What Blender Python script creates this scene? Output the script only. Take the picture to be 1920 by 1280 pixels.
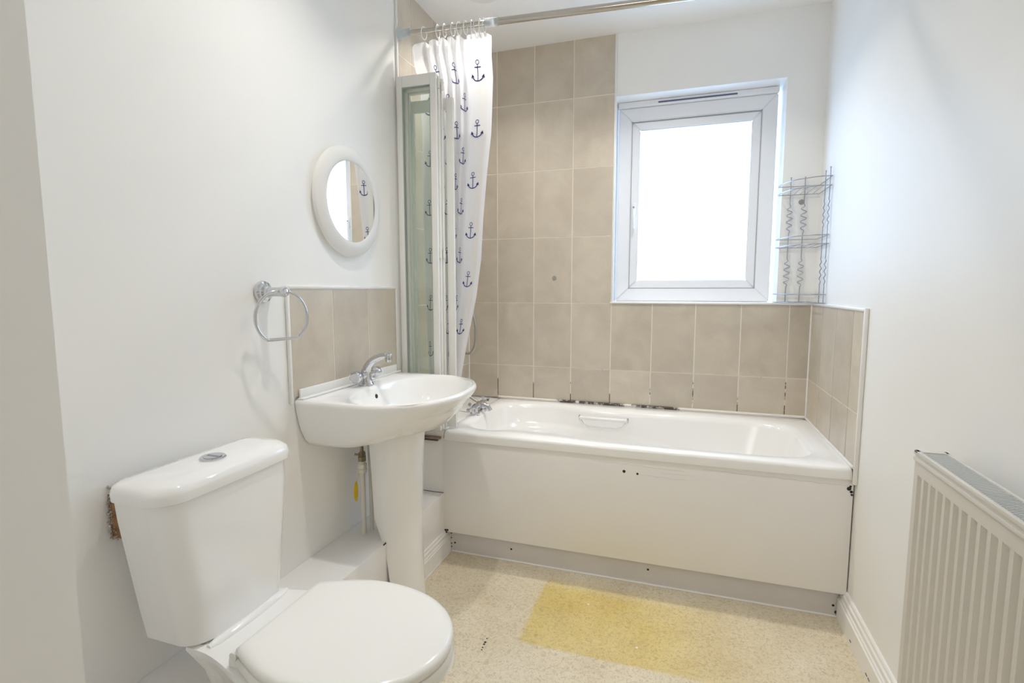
import bpy, bmesh, math, random
from mathutils import Vector, Matrix
random.seed(7)
SC = bpy.context.scene
for o in list(bpy.data.objects): bpy.data.objects.remove(o)
PI = math.pi
# ------------------------------------------------------------ camera
CAM = Vector((1.1101, -2.615, 1.1252)); YAW = 0.3168; PIT = -0.1008; FPX = 967.53
F = Vector((-math.sin(YAW)*math.cos(PIT), math.cos(YAW)*math.cos(PIT), math.sin(PIT)))
R = Vector((math.cos(YAW), math.sin(YAW), 0)); U = R.cross(F)
cd = bpy.data.cameras.new('camera'); cam = bpy.data.objects.new('camera', cd)
SC.collection.objects.link(cam); SC.camera = cam
m = Matrix((R, U, -F)).transposed().to_4x4(); m.translation = CAM; cam.matrix_world = m
cd.sensor_fit = 'HORIZONTAL'; cd.sensor_width = 36; cd.lens = FPX*36/1920
cd.clip_start = 0.02; cd.clip_end = 100
# ------------------------------------------------------------ colour management
vs = SC.view_settings
vs.view_transform = 'Standard'; vs.look = 'None'; vs.gamma = 1; vs.use_curve_mapping = False
vs.exposure = 0.0
SC.cycles.max_bounces = 16; SC.cycles.diffuse_bounces = 12; SC.cycles.transparent_max_bounces = 32
# ------------------------------------------------------------ world: bright overcast sky outside the window
W = bpy.data.worlds.new('World'); SC.world = W; W.use_nodes = True
bg = W.node_tree.nodes['Background']; bg.inputs[0].default_value = (0.44, 0.67, 1.0, 1); bg.inputs[1].default_value = 5.8
def area(name, loc, rot, sx, sy, power, col, shape='RECTANGLE', portal=False, spread=PI):
    l = bpy.data.lights.new(name, 'AREA'); l.shape = shape; l.size = sx; l.size_y = sy
    l.energy = power; l.color = col; l.spread = spread
    try: l.cycles.is_portal = portal
    except Exception: pass
    o = bpy.data.objects.new(name, l); SC.collection.objects.link(o); o.location = loc; o.rotation_euler = rot
    return o
area('window_portal', (1.145, .135, 1.53), (-PI/2, 0, 0), .56, .76, 1, (1, 1, 1), portal=True)
LAMPCOL = (1.0, 0.965, 0.90)
LAMPS = [((.46, -1.47), 3.3), ((.30, -.53), 2.7), ((1.06, -1.47), 0.9), ((1.04, -.50), 4.2)]  # last two are added out of view, only to fill the room
HALL_W = 10.0
hl = bpy.data.lights.new('hallway_fill_light', 'POINT'); hl.energy = HALL_W; hl.color = (1, .98, .95); hl.shadow_soft_size = .22  # unseen fill added behind the camera to brighten the room from the front
ho = bpy.data.objects.new('hallway_fill_light', hl); SC.collection.objects.link(ho); ho.location = (.62, -3.45, 1.95)
# ------------------------------------------------------------ room numbers
WX = 1.672; CH = 2.3315; YF = -2.2
# ------------------------------------------------------------ helpers
def link(o): SC.collection.objects.link(o); return o
def thing(name, label, cat, loc=(0, 0, 0), group=None):
    o = bpy.data.objects.new(name, None); link(o); o.location = loc; o.empty_display_size = .05
    o['label'] = label; o['category'] = cat
    if group: o['group'] = group
    return o
def wloc(o):
    v = Vector((0, 0, 0))
    while o: v += o.location; o = o.parent
    return v
def obj(name, bm, mat, parent=None, angle=35, label=None, smooth=True, origin=None):
    bmesh.ops.recalc_face_normals(bm, faces=bm.faces)
    base = wloc(parent) if parent else Vector((0, 0, 0))
    off = Vector((0, 0, 0))
    if origin is not None: off = Vector(origin) - base
    bmesh.ops.translate(bm, verts=bm.verts, vec=-(base + off))
    me = bpy.data.meshes.new(name); bm.to_mesh(me); bm.free()
    for mm in (mat if isinstance(mat, (list, tuple)) else [mat]): me.materials.append(mm)
    if smooth:
        me.polygons.foreach_set('use_smooth', [True]*len(me.polygons))
        me.set_sharp_from_angle(angle=math.radians(angle))
    o = bpy.data.objects.new(name, me); link(o); o.location = off
    if parent: o.parent = parent
    if label: o['label'] = label
    return o
def tag(o, label, cat, group=None):
    o['label'] = label; o['category'] = cat
    if group: o['group'] = group
    return o
def struct(name, bm, mat, parent=None, **k):
    o = obj(name, bm, mat, parent, **k)
    if not parent: o['kind'] = 'structure'
    return o
def box(bm, x0, x1, y0, y1, z0, z1, bev=0, seg=2, mi=0):
    vs_ = [bm.verts.new(p) for p in ((x0,y0,z0),(x1,y0,z0),(x1,y1,z0),(x0,y1,z0),(x0,y0,z1),(x1,y0,z1),(x1,y1,z1),(x0,y1,z1))]
    fs = [bm.faces.new([vs_[i] for i in f]) for f in ((0,3,2,1),(4,5,6,7),(0,1,5,4),(1,2,6,5),(2,3,7,6),(3,0,4,7))]
    for f in fs: f.material_index = mi
    if bev:
        es = list({e for f in fs for e in f.edges})
        bmesh.ops.bevel(bm, geom=es, offset=bev, segments=seg, affect='EDGES', profile=.5)
    return fs
def NB(): return bmesh.new()
def tube(bm, pts, r, seg=12, closed=False, caps=True, mi=0):
    pts = [Vector(p) for p in pts]; n = len(pts)
    rs = r if isinstance(r, (list, tuple)) else [r]*n
    T = []
    for i in range(n):
        a = pts[(i-1) % n] if (closed or i > 0) else pts[i]; b = pts[(i+1) % n] if (closed or i < n-1) else pts[i]
        T.append((b-a).normalized())
    up = Vector((0, 0, 1)) if abs(T[0].z) < .9 else Vector((1, 0, 0))
    N = T[0].cross(up).normalized(); rings = []
    for i in range(n):
        N = (N - T[i]*N.dot(T[i])).normalized(); B = T[i].cross(N)
        rings.append([bm.verts.new(pts[i] + (N*math.cos(2*PI*k/seg) + B*math.sin(2*PI*k/seg))*rs[i]) for k in range(seg)])
    for i in range(n if closed else n-1):
        a, b = rings[i], rings[(i+1) % n]
        for k in range(seg):
            f = bm.faces.new((a[k], a[(k+1) % seg], b[(k+1) % seg], b[k])); f.material_index = mi
    if caps and not closed:
        bm.faces.new(rings[0][::-1]).material_index = mi; bm.faces.new(rings[-1]).material_index = mi
def lathe(bm, prof, loc, axis='z', seg=32, cap0=True, cap1=True, mi=0):
    """prof: list of (r, h); spun round axis"""
    loc = Vector(loc); rings = []
    for r, h in prof:
        ring = []
        for k in range(seg):
            c, s = math.cos(2*PI*k/seg)*r, math.sin(2*PI*k/seg)*r
            p = {'z': (c, s, h), 'x': (h, c, s), 'y': (s, h, c)}[axis] if isinstance(axis, str) else None
            if p is None: p = axis @ Vector((c, s, h))
            ring.append(bm.verts.new(loc + Vector(p)))
        rings.append(ring)
    for a, b in zip(rings, rings[1:]):
        for k in range(seg): bm.faces.new((a[k], a[(k+1) % seg], b[(k+1) % seg], b[k])).material_index = mi
    if cap0: bm.faces.new(rings[0][::-1]).material_index = mi
    if cap1: bm.faces.new(rings[-1]).material_index = mi
def loft(bm, rings, closed=True, cap0=False, cap1=False, mi=0):
    V = [[bm.verts.new(p) for p in r] for r in rings]; n = len(V[0])
    for a, b in zip(V, V[1:]):
        for k in range(n if closed else n-1):
            bm.faces.new((a[k], a[(k+1) % n], b[(k+1) % n], b[k])).material_index = mi
    if cap0: bm.faces.new(V[0][::-1]).material_index = mi
    if cap1: bm.faces.new(V[-1]).material_index = mi
    return V
def arc(cx, cy, r, a0, a1, n):
    return [(cx + r*math.cos(math.radians(a0+(a1-a0)*i/n)), cy + r*math.sin(math.radians(a0+(a1-a0)*i/n))) for i in range(n+1)]
def sstep(a, b, x):
    t = min(1, max(0, (x-a)/(b-a))); return t*t*(3-2*t)
def interp(tab, x):
    if x <= tab[0][0]: return tab[0][1]
    for (a, u), (b, v) in zip(tab, tab[1:]):
        if x <= b: return u + (v-u)*(x-a)/(b-a)
    return tab[-1][1]
def prism(bm, poly, axis, lo, hi, mi=0):
    """2-D polygon extruded along axis: x -> (y,z), y -> (x,z), z -> (x,y)"""
    def P(a, b, h): return {'x': (h, a, b), 'y': (a, h, b), 'z': (a, b, h)}[axis]
    A = [bm.verts.new(P(a, b, lo)) for a, b in poly]; B = [bm.verts.new(P(a, b, hi)) for a, b in poly]
    n = len(A)
    bm.faces.new(A).material_index = mi; bm.faces.new(B[::-1]).material_index = mi
    for i in range(n): bm.faces.new((A[i], B[i], B[(i+1) % n], A[(i+1) % n])).material_index = mi
# ------------------------------------------------------------ materials
def mat(name, col, rough=.5, metal=0, spec=.5, coat=0, trans=0, emis=None, estr=0, bump=None, noise=None, sss=0):
    m_ = bpy.data.materials.new(name); m_.use_nodes = True; nt = m_.node_tree; b = nt.nodes['Principled BSDF']
    b.inputs['Base Color'].default_value = (*col, 1); b.inputs['Roughness'].default_value = rough
    b.inputs['Metallic'].default_value = metal; b.inputs['Specular IOR Level'].default_value = spec
    b.inputs['Coat Weight'].default_value = coat; b.inputs['Transmission Weight'].default_value = trans
    if emis: b.inputs['Emission Color'].default_value = (*emis, 1); b.inputs['Emission Strength'].default_value = estr
    if bump or noise: tc = nt.nodes.new('ShaderNodeTexCoord')
    if bump:
        n = nt.nodes.new('ShaderNodeTexNoise'); n.inputs['Scale'].default_value = bump[0]; n.inputs['Detail'].default_value = 5
        bp = nt.nodes.new('ShaderNodeBump'); bp.inputs['Strength'].default_value = bump[1]; bp.inputs['Distance'].default_value = .002
        nt.links.new(tc.outputs['Object'], n.inputs['Vector']); nt.links.new(n.outputs['Fac'], bp.inputs['Height']); nt.links.new(bp.outputs['Normal'], b.inputs['Normal'])
    if noise:   # (scale, second colour)
        n = nt.nodes.new('ShaderNodeTexNoise'); n.inputs['Scale'].default_value = noise[0]; n.inputs['Detail'].default_value = 6
        mx = nt.nodes.new('ShaderNodeMix'); mx.data_type = 'RGBA'
        mx.inputs['A'].default_value = (*col, 1); mx.inputs['B'].default_value = (*noise[1], 1)
        rp = nt.nodes.new('ShaderNodeValToRGB'); rp.color_ramp.elements[0].position = noise[2] if len(noise) > 2 else .4; rp.color_ramp.elements[1].position = noise[3] if len(noise) > 3 else .6
        nt.links.new(tc.outputs['Object'], n.inputs['Vector']); nt.links.new(n.outputs['Fac'], rp.inputs[0]); nt.links.new(rp.outputs[0], mx.inputs['Factor'])
        nt.links.new(mx.outputs['Result'], b.inputs['Base Color'])
    return m_
M = {}
M['paint'] = mat('wall_paint', (.90, .895, .88), .5, bump=(60, .12), noise=(1.3, (.885, .88, .865)))
M['ceil'] = mat('ceiling_paint', (.93, .93, .92), .8, bump=(40, .1))
M['gloss'] = mat('gloss_white_paint', (.88, .87, .85), .28, bump=(25, .15))
M['boxpaint'] = mat('boxing_paint', (.885, .87, .86), .4, bump=(25, .2))
M['ceramic'] = mat('white_ceramic', (.92, .915, .905), .07, coat=.4)
M['acrylic'] = mat('white_acrylic', (.90, .89, .875), .14)
M['plastic'] = mat('white_plastic', (.86, .86, .85), .25)
M['seat'] = mat('white_seat_plastic', (.87, .865, .84), .2)
M['upvc'] = mat('white_upvc', (.86, .87, .90), .25)
M['panel'] = mat('bath_panel_white', (.88, .86, .84), .38, noise=(1.1, (.865, .845, .825)))
M['plinth'] = mat('plinth_white', (.74, .72, .72), .42, noise=(3, (.71, .69, .69)))
M['chrome'] = mat('chrome', (.66, .67, .70), .07, 1)
M['steel'] = mat('polished_steel', (.52, .49, .44), .16, 1)
M['wire'] = mat('zinc_wire', (.42, .44, .48), .3, 1)
M['dark'] = mat('dark_hole', (.02, .02, .02), .7)
M['brass'] = mat('tarnished_brass', (.36, .31, .2), .35, .9)
M['pipe'] = mat('white_pipe', (.78, .75, .68), .35)
M['yellow'] = mat('yellow_tag_card', (.85, .62, .03), .5)
M['wood'] = mat('bare_wood', (.33, .17, .07), .7, noise=(60, (.22, .11, .05)))
M['plaster'] = mat('crumbled_plaster', (.62, .58, .5), .9, noise=(220, (.25, .2, .16)))
M['brownstrip'] = mat('brown_strip', (.3, .22, .16), .5, noise=(40, (.15, .1, .08)))
M['rad'] = mat('radiator_enamel', (.66, .63, .575), .35)
M['radgrille'] = mat('radiator_grille', (.66, .66, .66), .4)
M['alu'] = mat('white_aluminium_frame', (.83, .82, .79), .3)
M['gasket'] = mat('grey_green_gasket', (.38, .43, .40), .5)
M['hose'] = mat('hose_metal', (.5, .48, .44), .28, .9)
M['trim'] = mat('white_tile_trim', (.84, .83, .81), .25)
M['mirror'] = mat('mirror_glass', (.93, .94, .94), .01, 1)
M['bulb'] = mat('lamp_lens', (1, 1, 1), .3, emis=(1, .93, .82), estr=12)
M['screw'] = mat('screw_metal', (.35, .36, .38), .4, .8)
M['speck'] = mat('paint_speck', (.9, .9, .88), .6)
M['vent'] = mat('vent_slot', (.12, .14, .22), .6)
def two_shader(name, kind):
    m_ = bpy.data.materials.new(name); m_.use_nodes = True; nt = m_.node_tree; nd = nt.nodes; nd.remove(nd['Principled BSDF'])
    out = nd['Material Output']; mx = nd.new('ShaderNodeMixShader'); nt.links.new(mx.outputs[0], out.inputs[0])
    if kind == 'glass':
        a = nd.new('ShaderNodeBsdfTransparent'); b = nd.new('ShaderNodeBsdfGlossy'); b.inputs['Roughness'].default_value = .02
        fr = nd.new('ShaderNodeFresnel'); fr.inputs[0].default_value = 1.45
        a.inputs[0].default_value = (.97, .985, .99, 1)
    if kind == 'screen':
        a = nd.new('ShaderNodeBsdfTransparent'); b = nd.new('ShaderNodeBsdfGlossy'); b.inputs['Roughness'].default_value = .03
        fr = nd.new('ShaderNodeFresnel'); fr.inputs[0].default_value = 1.5
        a.inputs[0].default_value = (.972, .985, .974, 1)
    ge = nd.new('ShaderNodeNewGeometry'); iv = nd.new('ShaderNodeMath'); iv.operation = 'SUBTRACT'; iv.inputs[0].default_value = 1; nt.links.new(ge.outputs['Backfacing'], iv.inputs[1])
    mu = nd.new('ShaderNodeMath'); mu.operation = 'MULTIPLY'; nt.links.new(fr.outputs[0], mu.inputs[0]); nt.links.new(iv.outputs[0], mu.inputs[1]); nt.links.new(mu.outputs[0], mx.inputs[0])
    nt.links.new(a.outputs[0], mx.inputs[1]); nt.links.new(b.outputs[0], mx.inputs[2])
    return m_
M['glass'] = two_shader('window_glass', 'glass'); M['sglass'] = two_shader('screen_glass', 'screen')
def cloth_mat(name, col, tf, tr=0.0):
    m_ = bpy.data.materials.new(name); m_.use_nodes = True; nt = m_.node_tree; nd = nt.nodes; b = nd['Principled BSDF']
    b.inputs['Base Color'].default_value = (*col, 1); b.inputs['Roughness'].default_value = .45
    t = nd.new('ShaderNodeBsdfTranslucent'); t.inputs[0].default_value = (*col, 1)
    mx = nd.new('ShaderNodeMixShader'); mx.inputs[0].default_value = tf
    nt.links.new(b.outputs[0], mx.inputs[1]); nt.links.new(t.outputs[0], mx.inputs[2])
    tp = nd.new('ShaderNodeBsdfTransparent'); m2 = nd.new('ShaderNodeMixShader'); m2.inputs[0].default_value = tr
    nt.links.new(mx.outputs[0], m2.inputs[1]); nt.links.new(tp.outputs[0], m2.inputs[2])
    nt.links.new(m2.outputs[0], nd['Material Output'].inputs[0]); return m_
M['cloth'] = cloth_mat('curtain_fabric', (.90, .90, .92), .45, .10)
M['hem'] = cloth_mat('curtain_hem', (.88, .88, .89), .3, .02)
M['navy'] = cloth_mat('navy_print', (.035, .05, .25), .3)
M['mframe'] = cloth_mat('translucent_frame', (.97, .965, .95), .3, .12)
M['clearcap'] = cloth_mat('frosted_cap', (.78, .83, .87), .4, .2)
def tile_mat():
    m_ = mat('stone_tile', (.6, .5, .4), .30, spec=.6); nt = m_.node_tree; nd = nt.nodes; b = nd['Principled BSDF']; L = nt.links.new
    tc = nd.new('ShaderNodeTexCoord'); at = nd.new('ShaderNodeAttribute'); at.attribute_name = 'tint'
    ad = nd.new('ShaderNodeVectorMath'); ad.operation = 'MULTIPLY_ADD'; ad.inputs[1].default_value = (37, 53, 71)
    L(at.outputs['Color'], ad.inputs[0]); L(tc.outputs['Object'], ad.inputs[2])
    n = nd.new('ShaderNodeTexNoise'); n.inputs['Scale'].default_value = 7; n.inputs['Detail'].default_value = 8; n.inputs['Roughness'].default_value = .55; n.inputs['Distortion'].default_value = .6
    L(ad.outputs[0], n.inputs['Vector'])
    rp = nd.new('ShaderNodeValToRGB'); e = rp.color_ramp.elements; e[0].position = .3; e[0].color = (.54, .475, .39, 1); e[1].position = .72; e[1].color = (.66, .595, .495, 1)
    L(n.outputs['Fac'], rp.inputs[0])
    n2 = nd.new('ShaderNodeTexNoise'); n2.inputs['Scale'].default_value = 140; n2.inputs['Detail'].default_value = 3; L(tc.outputs['Object'], n2.inputs['Vector'])
    hs = nd.new('ShaderNodeHueSaturation'); L(rp.outputs[0], hs.inputs['Color'])
    mp = nd.new('ShaderNodeMapRange'); mp.inputs['To Min'].default_value = .90; mp.inputs['To Max'].default_value = 1.09; L(at.outputs['Fac'], mp.inputs[0])
    m2 = nd.new('ShaderNodeMapRange'); m2.inputs['To Min'].default_value = .94; m2.inputs['To Max'].default_value = 1.06; L(n2.outputs['Fac'], m2.inputs[0])
    mu = nd.new('ShaderNodeMath'); mu.operation = 'MULTIPLY'; L(mp.outputs[0], mu.inputs[0]); L(m2.outputs[0], mu.inputs[1]); L(mu.outputs[0], hs.inputs['Value'])
    L(hs.outputs[0], b.inputs['Base Color']); return m_
M['tile'] = tile_mat()
def grout_mat():
    m_ = mat('tile_grout', (.72, .68, .61), .8); nt = m_.node_tree; nd = nt.nodes; b = nd['Principled BSDF']; L = nt.links.new
    tc = nd.new('ShaderNodeTexCoord'); sp = nd.new('ShaderNodeSeparateXYZ'); L(tc.outputs['Object'], sp.inputs[0])
    n = nd.new('ShaderNodeTexNoise'); n.inputs['Scale'].default_value = 14; n.inputs['Detail'].default_value = 6; n.inputs['Roughness'].default_value = .7; L(tc.outputs['Object'], n.inputs['Vector'])
    mr = nd.new('ShaderNodeMapRange'); mr.inputs['From Min'].default_value = .545; mr.inputs['From Max'].default_value = .76; mr.inputs['To Min'].default_value = .17; mr.inputs['To Max'].default_value = -.1; L(sp.outputs['Z'], mr.inputs[0])
    a = nd.new('ShaderNodeMath'); L(n.outputs['Fac'], a.inputs[0]); L(mr.outputs[0], a.inputs[1])
    rp = nd.new('ShaderNodeValToRGB'); e = rp.color_ramp.elements; e[0].position = .57; e[0].color = (0, 0, 0, 1); e[1].position = .63; e[1].color = (1, 1, 1, 1); L(a.outputs[0], rp.inputs[0])
    mx = nd.new('ShaderNodeMix'); mx.data_type = 'RGBA'; mx.inputs['A'].default_value = (.84, .79, .71, 1); mx.inputs['B'].default_value = (.13, .095, .065, 1)
    L(rp.outputs[0], mx.inputs['Factor']); L(mx.outputs['Result'], b.inputs['Base Color']); return m_
M['grout'] = grout_mat()
def mould_mat():
    m_ = mat('stained_sealant', (.8, .77, .72), .4); nt = m_.node_tree; nd = nt.nodes; b = nd['Principled BSDF']; L = nt.links.new
    tc = nd.new('ShaderNodeTexCoord'); n = nd.new('ShaderNodeTexNoise'); n.inputs['Scale'].default_value = 9; n.inputs['Detail'].default_value = 7; n.inputs['Roughness'].default_value = .7; L(tc.outputs['Object'], n.inputs['Vector'])
    sp = nd.new('ShaderNodeSeparateXYZ'); L(tc.outputs['Object'], sp.inputs[0])
    mr = nd.new('ShaderNodeMapRange'); mr.inputs['From Min'].default_value = .17; mr.inputs['From Max'].default_value = .32; mr.inputs['To Min'].default_value = .07; mr.inputs['To Max'].default_value = -.25; L(sp.outputs['X'], mr.inputs[0])
    mr2 = nd.new('ShaderNodeMapRange'); mr2.inputs['From Min'].default_value = -.50; mr2.inputs['From Max'].default_value = -.36; mr2.inputs['To Min'].default_value = -.25; mr2.inputs['To Max'].default_value = 0; L(sp.outputs['X'], mr2.inputs[0])
    a = nd.new('ShaderNodeMath'); L(n.outputs['Fac'], a.inputs[0]); L(mr.outputs[0], a.inputs[1]); a2 = nd.new('ShaderNodeMath'); L(a.outputs[0], a2.inputs[0]); L(mr2.outputs[0], a2.inputs[1])
    rp = nd.new('ShaderNodeValToRGB'); e = rp.color_ramp.elements; e[0].position = .5; e[0].color = (0, 0, 0, 1); e[1].position = .58; e[1].color = (1, 1, 1, 1); L(a2.outputs[0], rp.inputs[0])
    mx = nd.new('ShaderNodeMix'); mx.data_type = 'RGBA'; mx.inputs['A'].default_value = (.8, .77, .72, 1); mx.inputs['B'].default_value = (.07, .05, .04, 1)
    L(rp.outputs[0], mx.inputs['Factor']); L(mx.outputs['Result'], b.inputs['Base Color']); return m_
M['mould'] = mould_mat()
def floor_mat():
    m_ = mat('vinyl_floor', (.6, .5, .36), .42); nt = m_.node_tree; nd = nt.nodes; b = nd['Principled BSDF']; L = nt.links.new
    tc = nd.new('ShaderNodeTexCoord'); O = tc.outputs['Object']
    def noise(sc, det=5, rough=.6, dist=0, vec=None):
        n = nd.new('ShaderNodeTexNoise'); n.inputs['Scale'].default_value = sc; n.inputs['Detail'].default_value = det; n.inputs['Roughness'].default_value = rough; n.inputs['Distortion'].default_value = dist
        L(vec or O, n.inputs['Vector']); return n
    def ramp(src, p0, c0, p1, c1):
        r_ = nd.new('ShaderNodeValToRGB'); e = r_.color_ramp.elements; e[0].position = p0; e[0].color = c0; e[1].position = p1; e[1].color = c1; L(src, r_.inputs[0]); return r_
    base = ramp(noise(5, 6).outputs['Fac'], .35, (.71, .62, .46, 1), .65, (.80, .725, .57, 1))
    fine = noise(95, 4, .7, 1.2); fr = ramp(fine.outputs['Fac'], .36, (.55, .5, .44, 1), .52, (1, 1, 1, 1))
    fib = noise(28, 3, .8, 4.0); fr2 = ramp(fib.outputs['Fac'], .30, (.42, .36, .3, 1), .37, (1, 1, 1, 1))
    mu = nd.new('ShaderNodeMix'); mu.data_type = 'RGBA'; mu.blend_type = 'MULTIPLY'; mu.inputs['Factor'].default_value = .55; L(base.outputs[0], mu.inputs['A']); L(fr.outputs[0], mu.inputs['B'])
    mu2 = nd.new('ShaderNodeMix'); mu2.data_type = 'RGBA'; mu2.blend_type = 'MULTIPLY'; mu2.inputs['Factor'].default_value = .45; L(mu.outputs['Result'], mu2.inputs['A']); L(fr2.outputs[0], mu2.inputs['B'])
    # yellowed rectangle where a mat once lay
    wob = noise(6, 3); wv = nd.new('ShaderNodeVectorMath'); wv.operation = 'MULTIPLY_ADD'; wv.inputs[1].default_value = (.02, .02, 0); L(wob.outputs['Color'], wv.inputs[0]); L(O, wv.inputs[2])
    sp = nd.new('ShaderNodeSeparateXYZ'); L(wv.outputs[0], sp.inputs[0])
    def mrange(src, a, b_):
        r_ = nd.new('ShaderNodeMapRange'); r_.interpolation_type = 'SMOOTHSTEP'; r_.inputs['From Min'].default_value = a; r_.inputs['From Max'].default_value = b_; L(src, r_.inputs[0]); return r_.outputs[0]
    def inv(src):
        s = nd.new('ShaderNodeMath'); s.operation = 'SUBTRACT'; s.inputs[0].default_value = 1; L(src, s.inputs[1]); return s.outputs[0]
    def mul(a, b_):
        s = nd.new('ShaderNodeMath'); s.operation = 'MULTIPLY'; L(a, s.inputs[0]); L(b_, s.inputs[1]); return s.outputs[0]
    mask = mul(mul(mrange(sp.outputs['X'], .645, .665), inv(mrange(sp.outputs['X'], .95, 1.55))), mul(mrange(sp.outputs['Y'], -1.13, -1.115), inv(mrange(sp.outputs['Y'], -.82, -.70))))
    pat = ramp(noise(3, 3).outputs['Fac'], .3, (.72, .72, .72, 1), .6, (1, 1, 1, 1)); mask = mul(mask, pat.outputs[0])
    ye = nd.new('ShaderNodeMix'); ye.data_type = 'RGBA'; ye.blend_type = 'MULTIPLY'; L(mask, ye.inputs['Factor']); L(mu2.outputs['Result'], ye.inputs['A']); ye.inputs['B'].default_value = (.93, .83, .42, 1)
    L(ye.outputs['Result'], b.inputs['Base Color']); return m_
M['floor'] = floor_mat()
def crack_panel():
    """bath panel: off-white board with two or three hairline cracks in the filler under the rim"""
    return M['panel']
# ------------------------------------------------------------ room shell
bm = NB(); box(bm, -1.2, 3.0, -4.4, .25, -.08, 0)
# small dark scuffs in the vinyl
for i, (x, y, r_) in enumerate([(.545, -1.152, .0028), (.546, -1.170, .0045), (.546, -1.180, .0038), (.547, -1.195, .003), (.548, -1.206, .0028)]):
    lathe(bm, [(r_, .0002), (r_*.7, .0006)], (x, y, 0), seg=8, mi=1)
struct('floor', bm, [M['floor'], M['dark']])
bm = NB(); box(bm, -1.2, 3.0, -4.4, .25, CH, CH+.1); struct('ceiling', bm, M['ceil'])
OX0, OX1, OZ0, OZ1 = .777, 1.520, 1.064, 2.046
bm = NB()
for a in ((-.2, OX0, 0, .24, 0, CH), (OX1, WX+.2, 0, .24, 0, CH), (OX0, OX1, 0, .24, 0, OZ0), (OX0, OX1, 0, .24, OZ1, CH)): box(bm, *a)
bmesh.ops.remove_doubles(bm, verts=bm.verts, dist=1e-5)
wall_back = struct('wall_back', bm, M['paint'])
bm = NB(); box(bm, -.2, 0, YF, 0, 0, CH); wall_left = struct('wall_left', bm, M['paint'])
bm = NB(); box(bm, WX, WX+.2, YF, 0, 0, CH); wall_right = struct('wall_right', bm, M['paint'])
bm = NB(); box(bm, -.2, .396, YF-.15, YF, 0, CH); box(bm, 1.36, WX+.2, YF-.15, YF, 0, CH)
struct('wall_front', bm, M['paint'])
bm = NB(); box(bm, -1.3, -1.2, -4.4, YF-.15, 0, CH); box(bm, 3.0, 3.1, -4.4, YF-.15, 0, CH); box(bm, -1.2, 3.0, -4.5, -4.4, 0, CH)
box(bm, -1.2, -.2, YF-.15, YF-.05, 0, CH); box(bm, WX+.2, 3.0, YF-.15, YF-.05, 0, CH)
struct('wall_hallway', bm, M['paint'])
# ------------------------------------------------------------ tiles: each tile its own bevelled block inside one cladding mesh
def tiling(name, parent, plane, cols, rows, skip=None, t=.008):
    bm = NB(); cl = bm.loops.layers.color.new('tint'); g = .0021
    def bx(a0, a1, z0, z1, d0, d1, bev, mi, tint):
        n0 = len(bm.faces)
        if plane == 'back': fs = box(bm, a0, a1, -d1, -d0, z0, z1, 0, mi=mi)
        elif plane == 'left': fs = box(bm, d0, d1, a0, a1, z0, z1, 0, mi=mi)
        else: fs = box(bm, WX-d1, WX-d0, a0, a1, z0, z1, 0, mi=mi)
        for f in fs:
            for lp in f.loops: lp[cl] = tint
    for i in range(len(cols)-1):
        for j in range(len(rows)-1):
            if skip and skip(i, j): continue
            r_ = random.random(); tint = (r_, random.random(), random.random(), 1)
            bx(cols[i]+g, cols[i+1]-g, rows[j]+g, rows[j+1]-g, .001, t, 1, 0, tint)
            bx(cols[i], cols[i+1], rows[j], rows[j+1], 0, t-.0012, 0, 1, tint)
    return obj(name, bm, [M['tile'], M['grout']], parent, angle=20)
Z1 = .7204; HT = .3344; RW = [.5395, Z1, Z1+HT, Z1+2*HT, Z1+3*HT, Z1+4*HT, CH]
CB = [.0, .175, .375, .575, .777, .975, 1.175, 1.375, 1.575, WX]
tiling('tiling', wall_back, 'back', CB, RW, skip=lambda i, j: i > 3 and j > 1)
tiling('tiling', wall_left, 'left', [-.705, -.60, -.40, -.20, -.008], RW)
tiling('splashback_tiling', wall_left, 'left', [-1.366, -1.166, -.961, -.767], [.80, 1.126])
tiling('tiling', wall_right, 'right', [-.712, -.60, -.40, -.20, -.008], [.5395, Z1, Z1+HT])
# white trims and sills
bm = NB()
box(bm, -.009*0, .0095, -.716, -.705, .54, CH, .002)
obj('tile_trim', bm, M['trim'], wall_left)
bm = NB(); box(bm, 0, .011, -1.376, -.764, 1.126, 1.137, .004); box(bm, 0, .011, -1.378, -1.366, .78, 1.137, .004); box(bm, 0, .010, -.767, -.757, .79, 1.132, .003)
obj('tile_trim', bm, M['trim'], wall_left)
bm = NB(); box(bm, .770, WX, -.014, .0, Z1+HT-.001, Z1+HT+.009, .004); box(bm, .773, .783, -.011, 0, Z1+HT, CH, .003)
obj('tile_trim', bm, M['trim'], wall_back)
bm = NB(); box(bm, WX-.012, WX, -.722, 0, Z1+HT-.001, Z1+HT+.010, .004); box(bm, WX-.013, WX, -.726, -.712, .49, Z1+HT+.012, .004)
obj('tile_trim', bm, M['trim'], wall_right)
# corner sealant and bath sealant
bm = NB(); tube(bm, [(WX-.009, -.009, z) for z in (.54, .8, Z1+HT)], .004, 8); tube(bm, [(.008, -.009, z) for z in (.54, 1.2, 1.8, CH)], .003, 8)
struct('trim_1', bm, M['trim'])
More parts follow.
